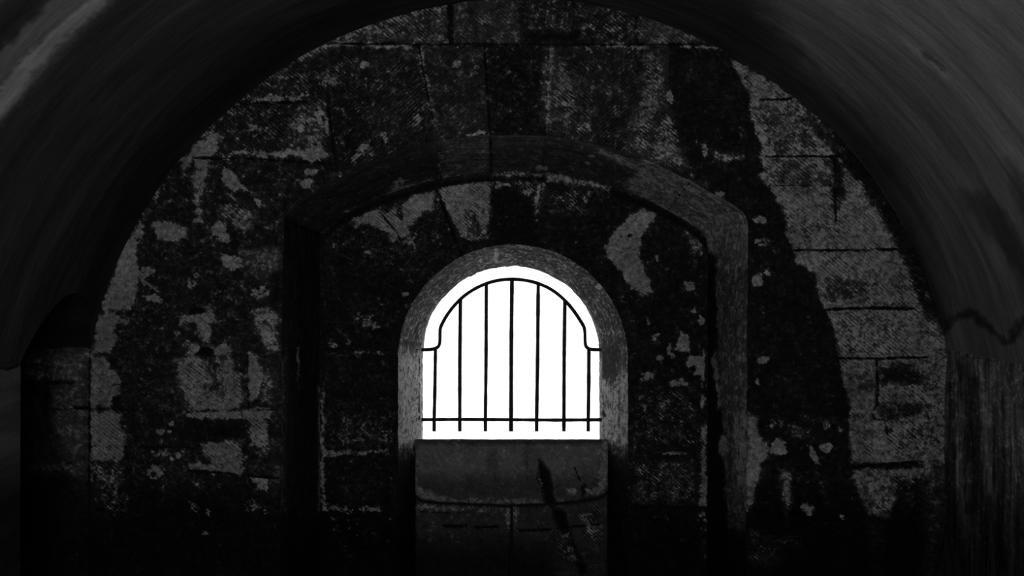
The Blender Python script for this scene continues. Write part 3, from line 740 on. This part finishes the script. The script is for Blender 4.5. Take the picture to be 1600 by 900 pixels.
    L([(505, 390), (540, 400), (585, 430), (630, 460)], 0.5, -0.2); L([(930, 300), (905, 350), (890, 395)], 0.05, -0.5)
    L([(1040, 400), (1000, 440), (975, 470)], 0.3, -0.6)
    L([(502, 550), (560, 551), (622, 549)], 0.42, -1.0); L([(985, 552), (1040, 550), (1104, 550)], 0.35, -1.0)
    L([(520, 628), (562, 630)], 0.55, -0.2); L([(985, 636), (1090, 636)], 0.1, -1.0)
    L([(505, 706), (600, 707)], 0.5, -0.5); L([(985, 716), (1090, 716)], 0.05, -0.8); L([(1025, 707), (1072, 708)], 0.6, -0.4)
    L([(505, 790), (600, 792)], 0.4, -0.6); L([(980, 792), (1104, 793)], -0.05, 0.6)
    f.T = f.T + 0.05
    return f
def r_rec(u, v, f):
    return -0.006 * np.exp(-(np.maximum(f.JD, 0) / 2.2) ** 2) + 0.010 * fbm(u, v, 60, 191) + 0.003 * (f.P > 0.5) + 0.004 * fbm(u, v, 9, 192)
O2 = [tuple(p) for p in OUT2]
def keep_rec(u, v):
    k = inside(u, v, O2[::2] + [O2[-1]])
    b = np.nonzero(~k)[0]
    k[b] = seg_dist(u[b], v[b], O2[::8] + [O2[-1]]) < 5
    return k
wall_with_hole('wall_recess', 488, 1120, 260, floor_v(D2) + 6, 2.0, D2, RING, keep_rec, M_STONE, f_rec, r_rec, 2)

# ------------------------------------------------------------------ window: splayed ring, throat
def f_ring(x, y, U, V):
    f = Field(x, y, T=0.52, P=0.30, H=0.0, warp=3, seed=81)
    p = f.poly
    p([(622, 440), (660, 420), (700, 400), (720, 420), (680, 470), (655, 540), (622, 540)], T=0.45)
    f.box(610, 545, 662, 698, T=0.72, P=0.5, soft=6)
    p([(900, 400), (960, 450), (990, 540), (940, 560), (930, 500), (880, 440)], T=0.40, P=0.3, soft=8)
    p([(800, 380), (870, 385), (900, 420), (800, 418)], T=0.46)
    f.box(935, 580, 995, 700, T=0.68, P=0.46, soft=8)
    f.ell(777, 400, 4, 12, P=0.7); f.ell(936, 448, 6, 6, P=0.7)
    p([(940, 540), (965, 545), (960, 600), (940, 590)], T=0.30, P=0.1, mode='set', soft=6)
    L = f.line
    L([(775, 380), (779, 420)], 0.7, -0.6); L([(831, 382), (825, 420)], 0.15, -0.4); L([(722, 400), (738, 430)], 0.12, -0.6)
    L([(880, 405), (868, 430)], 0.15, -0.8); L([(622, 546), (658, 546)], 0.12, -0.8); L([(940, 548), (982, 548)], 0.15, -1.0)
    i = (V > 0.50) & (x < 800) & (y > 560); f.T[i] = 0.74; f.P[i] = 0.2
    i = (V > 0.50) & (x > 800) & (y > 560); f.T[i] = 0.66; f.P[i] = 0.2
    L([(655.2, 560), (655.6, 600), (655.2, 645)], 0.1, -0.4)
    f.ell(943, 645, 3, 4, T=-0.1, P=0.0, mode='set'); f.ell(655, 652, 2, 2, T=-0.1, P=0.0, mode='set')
    m = sstep(690, 740, y + 10 * fbm(x, y, 12, 58)); f.T = f.T * (1 - m) + 0.10 * m; f.P = f.P * (1 - m)  # jambs darkened below the sill: shade put into the tone
    return f
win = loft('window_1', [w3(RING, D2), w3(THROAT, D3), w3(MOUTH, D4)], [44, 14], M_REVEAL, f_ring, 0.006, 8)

# ------------------------------------------------------------------ stone parapet under the window
par = bpy.data.objects.new('stone_parapet', None)
pz0 = 0.0
par.location = (0, DP, 0)
link(par)
par['label'] = 'dark grey tooled stone parapet closing the window niche below the iron grille'
par['category'] = 'parapet'
PL, PR = 648.5, 950.5
def slab(name, top, bot, front, thick, fieldfn, seed, parent, drop=0.0):
    nu, nv = 160, 70
    xs = np.linspace(top[0][0], top[-1][0], nu)
    k = np.arange(nu) * 2.0
    yt = np.interp(xs, [p[0] for p in top], [p[1] for p in top]) + 1.2 * fbm(k, k * 0 + 4.4, 14, seed)
    yb = np.interp(xs, [p[0] for p in bot], [p[1] for p in bot]) + 2.0 * fbm(k, k * 0 + 8.4, 14, seed + 1)
    t = np.linspace(0, 1, nv)
    Yv = yt[:, None] * (1 - t) + yb[:, None] * t
    Xu = np.repeat(xs[:, None], nv, 1)
    e = np.minimum(np.minimum(Xu - xs[0], xs[-1] - Xu), np.minimum(Yv - yt[:, None], yb[:, None] - Yv))
    f = fieldfn(Xu.ravel(), Yv.ravel())
    rel = 0.006 * fbm(Xu, Yv, 40, seed + 5) + 0.003 * fbm(Xu, Yv, 8, seed + 6) - 0.016 * np.exp(-np.maximum(e, 0) / 2.2) - (0.008 * np.exp(-(np.maximum(f.JD, 0) / 2.5) ** 2)).reshape(Xu.shape)
    X, Z = to_world(Xu, Yv, front)
    fr = np.stack([X, front - rel, Z], -1)
    # body: rows behind the front face, top row and bottom row carried back
    rows = [fr[:, 0].copy()]
    back_top = fr[:, 0].copy(); back_top[:, 1] = front + thick; back_top[:, 2] -= drop
    back_bot = fr[:, -1].copy(); back_bot[:, 1] = front + thick
    G = np.concatenate([back_top[:, None], fr, back_bot[:, None], back_top[:, None]], 1)
    n, m = G.shape[:2]
    co = G.reshape(-1, 3)
    def ext(a):
        a = a.reshape(nu, nv)
        return np.concatenate([a[:, :1], a, a[:, -1:], a[:, :1]], 1).ravel()
    for nm in ('T', 'P', 'H', 'JD', 'JL'): setattr(f, nm, ext(getattr(f, nm)))
    uvx = G[..., 0].copy(); uvz = G[..., 2].copy(); uvz[:, 0] += thick; uvz[:, -2] -= thick
    q = grid_quads(n, m)
    co = co - np.array(parent.location)
    ob = mesh_np(name, co, q, M_SLAB, f, np.stack([uvx.ravel(), uvz.ravel()], 1), parent, True)
    return ob

def f_cap(x, y):
    f = Field(x, y, T=0.60, P=0.02, H=0.55, warp=3, seed=101)
    p = f.poly
    f.box(640, 680, 960, 694, T=0.34, P=0.1, mode='set', soft=4)
    f.box(760, 700, 778, 775, T=0.52, H=0.1, soft=4); f.box(818, 700, 838, 775, T=0.54, H=0.1, soft=4)
    p([(650, 745), (960, 745), (960, 790), (650, 790)], T=0.40, soft=12)
    p([(652, 762), (668, 768), (700, 779), (880, 782), (880, 789), (690, 787), (655, 780)], P=0.5, T=0.5)
    p([(643, 690), (652, 690), (653, 765), (668, 776), (655, 782), (643, 775)], P=0.5, T=0.5, soft=3)
    p([(938, 690), (952, 690), (950, 760), (935, 775), (915, 772), (935, 760)], P=0.55, T=0.5, soft=3)
    f.ell(893, 768, 8, 7, P=0.55); f.ell(920, 768, 10, 4, P=0.5); f.ell(668, 770, 8, 7, P=0.5)
    p([(841, 716), (850, 722), (860, 745), (864, 790), (853, 790), (848, 765), (841, 745)], T=-0.05, P=0.0, H=0.1, mode='set', soft=3)
    p([(842, 730), (847, 745), (852, 775), (857, 788), (850, 770), (840, 745)], P=0.55, soft=2)
    p([(851, 735), (858, 738), (866, 780), (866, 790), (858, 770)], T=0.0, P=0.0, mode='set', soft=3)
    f.ell(912, 765, 4, 9, T=0, P=0, mode='set')
    f.line([(898, 730), (906, 752)], 0.0, -0.6)
    f.line([(775, 705), (772, 775)], 0.25, -1.2); f.line([(822, 705), (826, 775)], 0.25, -1.2)
    f.T = f.T + 0.16
    return f
def f_low(x, y):
    f = Field(x, y, T=0.46, P=0.10, H=0.6, warp=3, seed=111)
    p = f.poly
    p([(640, 785), (700, 788), (790, 792), (790, 802), (700, 800), (650, 800)], P=0.42, T=0.5)
    p([(783, 790), (812, 792), (808, 830), (795, 830)], P=0.46)
    p([(860, 790), (880, 800), (905, 870), (915, 895), (905, 895), (885, 850), (870, 815)], T=-0.05, P=0.0, H=0.1, mode='set', soft=4)
    p([(905, 800), (940, 795), (942, 850), (910, 840)], T=0.36, P=0.40, H=0.8)
    p([(865, 830), (890, 830), (905, 880), (880, 880)], T=0.36, P=0.40, H=0.9)
    m = sstep(820, 885, y + 20 * fbm(x, y, 60, 57)) * (1 - 0.7 * sstep(850, 880, x))  # blocks darken downwards: fall-off of light put into their tone
    f.T = f.T - 0.30 * m; f.P = f.P - 0.1 * m
    L = f.line
    L([(693, 822), (728, 822)], -0.1, 0.8); L([(742, 824), (778, 824)], -0.1, 0.4); L([(812, 829), (860, 828)], -0.1, 0.4); L([(870, 826), (940, 820)], 0.1, 0)
    L([(655, 800), (740, 802)], 0.1, -0.8); L([(660, 822), (690, 821)], 0.1, -1)
    f.T = f.T + 0.04
    return f
slab('cap_slab', [(PL, 687), (PR, 687)],
     [(PL, 772), (653, 778), (662, 783), (680, 785), (720, 787), (790, 790), (840, 788), (900, 784), (930, 779), (944, 774), (PR, 766)], DP, 0.27, f_cap, 7, par, drop=0.10)
o = slab('base_block', [(PL, 777), (653, 783), (662, 787), (680, 789), (720, 791), (797.5, 794)], [(PL, floor_v(DP)), (797.5, floor_v(DP))], DP + 0.004, 0.266, f_low, 9, par)
o = slab('base_block', [(801.5, 793), (840, 792), (900, 788), (930, 784), (944, 779), (PR, 772)], [(801.5, floor_v(DP)), (PR, floor_v(DP))], DP + 0.010, 0.26, f_low, 10, par)
# mortar bed behind the joints
X0, Z0 = to_world(PL - 3, 700, DP); X1, _ = to_world(PR + 3, 700, DP)
y0, y1 = 0.03, 0.25
vs = [(X0, y0, 0), (X1, y0, 0), (X1, y1, 0), (X0, y1, 0), (X0, y0, Z0), (X1, y0, Z0), (X1, y1, Z0 - .09), (X0, y1, Z0 - .09)]
poly_mesh('mortar', [(a, b, c) for a, b, c in vs], [(0, 1, 5, 4), (1, 2, 6, 5), (2, 3, 7, 6), (3, 0, 4, 7), (4, 5, 6, 7), (3, 2, 1, 0)], M_MORTAR, par)

# ------------------------------------------------------------------ iron grille in the window
GY = 5.23
grille = bpy.data.objects.new('window_grille', None)
gz = float(to_world(0, 673, GY)[1])
grille.location = (0, GY, gz)
link(grille)
grille['label'] = 'black wrought iron grille with arched top frame and seven upright bars in the bright window'
grille['category'] = 'window grille'
def tube(name, pts, rad, parent, dy=0.0, seg=10, seed=0, cap=True):
    """round bar through points (traced units in the grille's plane); radius in metres, a little uneven as forged"""
    p = np.array(pts, float)
    d = np.r_[0, np.cumsum(np.hypot(*np.diff(p, axis=0).T))]
    n = max(int(d[-1] / 3), 6)
    t = np.linspace(0, d[-1], n)
    x = np.interp(t, d, p[:, 0]); y = np.interp(t, d, p[:, 1])
    X, Z = to_world(x, y, GY)
    P = np.stack([X, np.full(n, dy), Z - gz], 1)
    T = np.gradient(P, axis=0); T /= np.linalg.norm(T, axis=1, keepdims=True)
    B = np.tile(np.array([0, 1.0, 0]), (n, 1)); Nn = np.cross(T, B)
    r = rad * (1 + 0.28 * fbm(t, t * 0 + seed * 3.1, 24, seed) + 0.2 * fbm(t, t * 0 + seed, 7, seed + 5))
    a = np.linspace(0, 2 * math.pi, seg, endpoint=False)
    ring = P[:, None] + r[:, None, None] * (np.cos(a)[None, :, None] * Nn[:, None] + np.sin(a)[None, :, None] * B[:, None])
    v = [tuple(q) for q in ring.reshape(-1, 3)]
    f = [(i * seg + j, i * seg + (j + 1) % seg, (i + 1) * seg + (j + 1) % seg, (i + 1) * seg + j) for i in range(n - 1) for j in range(seg)]
    if cap: f += [tuple(range(seg))[::-1], tuple((n - 1) * seg + j for j in range(seg))]
    return poly_mesh(name, v, f, M_IRON, parent, smooth=True)
def smooth_line(pts, n=60):
    return resample(pts, n)
RB = 0.0118
archpts = [(655, 546.5), (672, 546.5), (683, 544), (687.5, 538), (687.5, 518), (688, 511), (700, 489), (719, 467), (738, 453), (760, 442.5), (780, 437.5), (799.5, 436),
           (820, 437.5), (841, 442.5), (862, 452), (882, 468), (897, 486), (910, 506), (914, 514), (914, 538), (917, 544), (925, 546.5), (943, 546.5)]
tube('arched_frame', smooth_line(archpts, 160), 0.0115, grille, seed=2)
tube('cross_bar', [(653, 656), (720, 655.5), (800, 656), (870, 656.5), (945, 656)], 0.0118, grille, dy=0.004, seed=4)
for k, (xt, yt, xb, w) in enumerate(((680.5, 546, 678.5, 1.0), (719.5, 468, 718.5, 1.02), (760, 443, 758.5, 1.0), (800, 436, 798.5, 1.12), (841, 443, 838.5, 1.05), (882.5, 469, 881, 1.05), (920, 546, 919, 1.05))):
    tube('upright_bar', [(xt, yt), ((xt + xb) / 2 + (-.4 if k % 2 else .3), (yt + 656) / 2), (xb, 656), (xb, 673.5)], RB * w, grille, dy=-0.004, seed=10 + k)

# ------------------------------------------------------------------ vault
CXW, CZW = to_world(CX, CV, D1); CXW = float(CXW); CZW = float(CZW); RW = R * S1
ZS = EYE + (VY - SPR) * S1                       # springing height
Y_REAR = -1.3
YA, YB = 0.858 * D1, D1                          # opening of the side passage
RO = (YB - YA) / 2; YC = (YA + YB) / 2
ang0 = math.asin((ZS - CZW) / RW)
WXL = CXW - RW * math.cos(ang0); WXR = CXW + RW * math.cos(ang0)
a = np.linspace(0, math.pi, 60)
ys = np.concatenate([np.linspace(Y_REAR, 2.2, 60)[:-1], np.arange(2.2, YA, 0.010), YC - RO * np.cos(a), [D1 + 0.02]])
nu = 700
def start_angle(y):
    h = RO * max(1 - ((y - YC) / RO) ** 2, 0) ** 0.85 if YA < y < YB else 0.0
    return math.asin((ZS + h - CZW) / RW)
A0 = np.array([start_angle(y) for y in ys])
t = np.linspace(0, 1, nu)
ANG = (math.pi - A0)[:, None] * (1 - t) + ang0 * t
YY = np.repeat(ys[:, None], nu, 1)
rr = RW + 0.020 * fbm(ANG * 60, YY * 60, 30, 301) + 0.004 * fbm(ANG * 200, YY * 200, 12, 303)
# trowelled ridge low on the near face of the vault
X = CXW + rr * np.cos(ANG); Z = CZW + rr * np.sin(ANG)
co = np.stack([X, YY, Z], -1).reshape(-1, 3)
def f_vault(x, y, Yd):
    f = Field(x, y, T=0.40, P=0.0, H=0.0, warp=6, seed=201)
    far = Yd.ravel() < 1.2
    p = f.poly
    p([(820, -400), (2400, -400), (2400, 700), (1400, 700), (1475, 545), (1400, 330), (1240, 150), (1050, 40), (900, 0)], T=0.52, soft=60)
    p([(1000, -60), (1240, 90), (1400, 250), (1500, 540), (1440, 540), (1400, 330), (1300, 215), (1150, 100), (1000, 20)], T=0.22, soft=30)  # shade along the end wall's arch, right side, put into the tone
    p([(560, -80), (1150, -80), (1230, 80), (1130, 100), (1000, 30), (800, 5), (600, 20)], T=0.20, soft=30)  # the same shade painted in at the crown
    p([(1180, -60), (1320, 20), (1480, 130), (1545, 220), (1620, 330), (2300, 330), (2300, -400), (1180, -400)], T=0.60, soft=16)
    p([(1385, 40), (1420, 60), (1470, 105), (1490, 120), (1480, 125), (1440, 95), (1395, 60)], T=0.66, soft=5)
    p([(1440, 80), (1470, 98), (1478, 108), (1455, 98)], T=0.36, soft=4)
    p([(1500, 300), (1545, 302), (1575, 345), (1620, 420), (1620, 500), (1590, 430), (1545, 370), (1510, 330)], T=0.34, soft=9)
    p([(1570, 245), (1620, 300), (1620, 380), (1590, 320)], T=0.40, soft=8)
    p([(1480, 400), (1510, 330), (1545, 375), (1590, 440), (1600, 480), (1575, 525), (1540, 495), (1500, 485)], T=0.50, soft=8)
    p([(1476, 515), (1500, 493), (1520, 488), (1545, 503), (1572, 530), (1590, 512), (1625, 470), (1640, 600), (1476, 560)], T=0.50, soft=6)
    # left haunch
    p([(-600, 700), (-600, -300), (820, -300), (700, 8), (500, 60), (300, 220), (160, 480), (20, 600)], T=0.36, soft=20)
    p([(620, -60), (760, -20), (700, 20), (500, 75), (300, 240), (190, 420), (150, 520), (100, 500), (150, 350), (260, 180), (420, 40)], T=0.22, soft=30)  # shade beside the end wall painted in, left side
    p([(-20, 165), (12, 112), (30, 88), (92, 33), (135, -5), (205, -50), (230, -50), (172, 5), (112, 58), (60, 112), (20, 165), (-20, 215)], T=0.84, soft=9)
    p([(-20, 95), (55, 25), (100, -30), (170, -60), (140, -5), (90, 38), (30, 92), (-20, 160)], T=0.64, soft=8)
    p([(-20, 60), (55, -20), (100, -40), (55, 22), (-20, 95)], T=0.30, soft=8)
    p([(-60, 50), (20, -15), (-10, -60)], T=0.6, soft=10)
    p([(35, 105), (55, 82), (58, 86), (42, 106)], T=0.95, soft=3)
    p([(0, 135), (10, 130), (4, 145)], T=0.9, soft=4)
    f.T[far] = 0.42
    p([(1470, 508), (1497, 489), (1510, 484), (1524, 488), (1538, 500), (1553, 511), (1564, 524), (1573, 527), (1581, 520), (1590, 506), (1606, 484), (1612, 492), (1596, 518), (1585, 531),
       (1573, 537), (1562, 533), (1548, 520), (1534, 511), (1520, 499), (1508, 497), (1490, 506), (1474, 522)], T=0.22, soft=4)
    f.T = f.T + np.where(x > 810, 0.23, 0.14)  # right half lifted more: its stronger light is put into the tone
    return f
x, y = trace(co[:, 0], co[:, 1], co[:, 2])
f = f_vault(x, y, YY)
arc = (math.pi - ANG) * RW
vault = mesh_np('ceiling', co, grid_quads(len(ys), nu), M_VAULT, f, np.stack([arc.ravel(), co[:, 1]], 1), None, True, 'structure')

# passage through the left wall: barrel soffit and near jamb, closed far to the left
XL2 = WXL - 1.3
th = np.linspace(0, math.pi, 48)
yy = YC - RO * np.cos(th); zz = ZS + RO * np.sin(th) ** 1.7
xe = CXW - np.sqrt(np.maximum(RW ** 2 - (zz - CZW) ** 2, 0))
s = np.linspace(0, 1, 60)
Xp = xe[:, None] * (1 - s) + XL2 * s
co = np.stack([Xp, np.repeat(yy[:, None], 60, 1), np.repeat(zz[:, None], 60, 1)], -1).reshape(-1, 3)
xx, yv = trace(co[:, 0], co[:, 1], co[:, 2])
f = Field(xx, yv, T=0.20, P=0.0, H=0.0, seed=211)
mesh_np('trim_2', co, grid_quads(48, 60), M_VAULT, f, np.stack([co[:, 0], np.repeat(th * RO, 60)], 1), None, True, 'structure')

# ------------------------------------------------------------------ side walls
def side_wall(name, grid_y, grid_z, X, mat, fieldfn, seed, sign):
    Yg, Zg = np.meshgrid(grid_y, grid_z, indexing='ij')
    rel = 0.010 * fbm(Yg * 100, Zg * 60, 40, seed) + 0.004 * fbm(Yg * 100, Zg * 40, 9, seed + 3)
    Xg = X - sign * np.abs(rel) * np.clip((ZS - Zg) / 0.02, 0, 1)
    co = np.stack([Xg, Yg, Zg], -1).reshape(-1, 3)
    x, y = trace(co[:, 0], co[:, 1], co[:, 2])
    f = fieldfn(x, y, co[:, 1])
    return mesh_np(name, co, grid_quads(*Yg.shape), mat, f, np.stack([co[:, 1], co[:, 2]], 1), None, True, 'structure')
def f_right(x, y, Yd):
    f = Field(x, y, T=0.46, P=0.14, H=0.0, warp=5, seed=221)
    far = Yd < 1.5
    p = f.poly
    for a in ((1478, 600, 1492, 800, .30), (1500, 570, 1512, 700, .30), (1512, 590, 1528, 800, .24), (1540, 560, 1552, 660, .58), (1495, 600, 1500, 760, .6), (1552, 640, 1562, 760, .36),
              (1574, 600, 1584, 860, .58), (1590, 560, 1600, 800, .45), (1560, 700, 1572, 900, .3)):
        f.box(a[0], a[1], a[2], a[3], T=a[4], soft=7)
    p([(1475, 545), (1640, 572), (1640, 590), (1475, 562)], T=0.44, soft=4)
    m = sstep(700, 860, y + 120 * fbm(x, y * 0.12, 26, 59)); f.T = f.T - 0.34 * m; f.P = f.P - 0.1 * m  # painted fall-off of light down the wall, with a streaky edge
    f.T[far] = 0.4; f.P[far] = 0.1
    f.line([(1475, 548), (1640, 582)], 0.22, -0.8)
    f.line([(1464, 620), (1464, 650)], -0.05, 3.0)
    f.T = f.T + 0.26
    return f
def f_left(x, y, Yd):
    f = Field(x, y, T=0.46, P=0.0, H=0.0, warp=4, seed=231)
    f.line([(-40, 583), (0, 573), (12, 577), (31, 569)], 0.22, -0.4)
    m = sstep(690, 800, y); f.T = f.T - 0.3 * m  # dimmer light low on the wall, put into its tone
    f.T[Yd < 1.5] = 0.4
    f.T = f.T + 0.26
    return f
zg = np.concatenate([np.linspace(0, ZS, 260)])
side_wall('wall_right', np.concatenate([np.linspace(Y_REAR, 1.8, 30)[:-1], np.arange(1.8, D1, 0.010), [D1 + 0.012]]), zg, WXR, M_STREAK, f_right, 401, 1)
side_wall('wall_left', np.concatenate([np.linspace(Y_REAR, 2.4, 30)[:-1], np.linspace(2.4, YA, 80)]), zg, WXL, M_VAULT, f_left, 411, -1)
# near jamb of the passage and its closed end
g = np.linspace(0, 1, 40)
A, B = np.meshgrid(g, g, indexing='ij')
co = np.stack([WXL + (XL2 - WXL) * A, np.full(A.shape, YA), ZS * B], -1).reshape(-1, 3)
f = Field(co[:, 0] * 300, co[:, 2] * 300, T=0.3, P=0.15, seed=3)
mesh_np('wall_passage_side', co, grid_quads(40, 40), M_STONE, f, co[:, [0, 2]], None, True, 'structure')
co = np.stack([np.full(A.shape, XL2), YA + (YB - YA) * A, (ZS + RO + .02) * B], -1).reshape(-1, 3)
mesh_np('wall_passage_end', co, grid_quads(40, 40), M_STONE, f, co[:, [1, 2]], None, True, 'structure')

# ------------------------------------------------------------------ floor, rear wall with its doorway, outer face, added light shield
def box_faces(x0, y0, z0, x1, y1, z1):
    v = [(x0, y0, z0), (x1, y0, z0), (x1, y1, z0), (x0, y1, z0), (x0, y0, z1), (x1, y0, z1), (x1, y1, z1), (x0, y1, z1)]
    return v, [(0, 3, 2, 1), (4, 5, 6, 7), (0, 1, 5, 4), (1, 2, 6, 5), (2, 3, 7, 6), (3, 0, 4, 7)]
def boxes(name, lst, mat, kind='structure'):
    V, Fc = [], []
    for b in lst:
        v, f = box_faces(*b); k = len(V); V += v; Fc += [tuple(i + k for i in q) for q in f]
    return poly_mesh(name, V, Fc, mat, kind=kind)
boxes('floor', [(XL2 - 0.2, Y_REAR - 0.4, -0.2, WXR + 0.25, D4 + 0.2, 0.0)], M_FLOOR)
TOP = CZW + RW + 0.25
boxes('wall_rear', [(WXL - .3, Y_REAR - 0.3, 0, -1.45, Y_REAR, TOP), (0.85, Y_REAR - 0.3, 0, WXR + .3, Y_REAR, TOP), (-1.45, Y_REAR - 0.3, 2.3, 0.85, Y_REAR, TOP), (-1.45, Y_REAR - 0.36, 0, 0.85, Y_REAR - 0.3, 2.3)], M_DARK)
# outer face of the end wall round the window mouth, and an added unseen shell that blocks sky light
mw = w3(MOUTH, D4)
n = len(mw); keepi = list(range(0, n, 6)) + [n - 1]
inner = [tuple(mw[i]) for i in keepi]
def proj_out(px, pz):
    dx, dz = px - 0.0, pz - 1.2
    k = min(abs(3.9 / dx) if abs(dx) > 1e-6 else 1e9, abs((TOP + .2 - 1.2) / dz) if dz > 1e-6 else (abs(1.3 / dz) if dz < -1e-6 else 1e9))
    return dx * k, 1.2 + dz * k
outer = [(proj_out(a, c)[0], D4, proj_out(a, c)[1]) for a, b, c in inner]
V = inner + outer; m_ = len(inner)
Fc = [(i, i + 1, m_ + i + 1, m_ + i) for i in range(m_ - 1)]
poly_mesh('wall_outer', V, Fc, M_DARK, kind='structure')
boxes('wall_light_shield', [(XL2 - .55, Y_REAR - .4, 0, XL2 - .25, D4 + .02, TOP + .4), (WXR + .3, Y_REAR - .4, 0, WXR + .6, D4 + .02, TOP + .4),
       (XL2 - .55, Y_REAR - .4, TOP + .1, WXR + .6, D4 + .02, TOP + .4), (XL2 - .55, Y_REAR - .6, 0, WXR + .6, Y_REAR - .4, TOP + .4)], M_DARK)
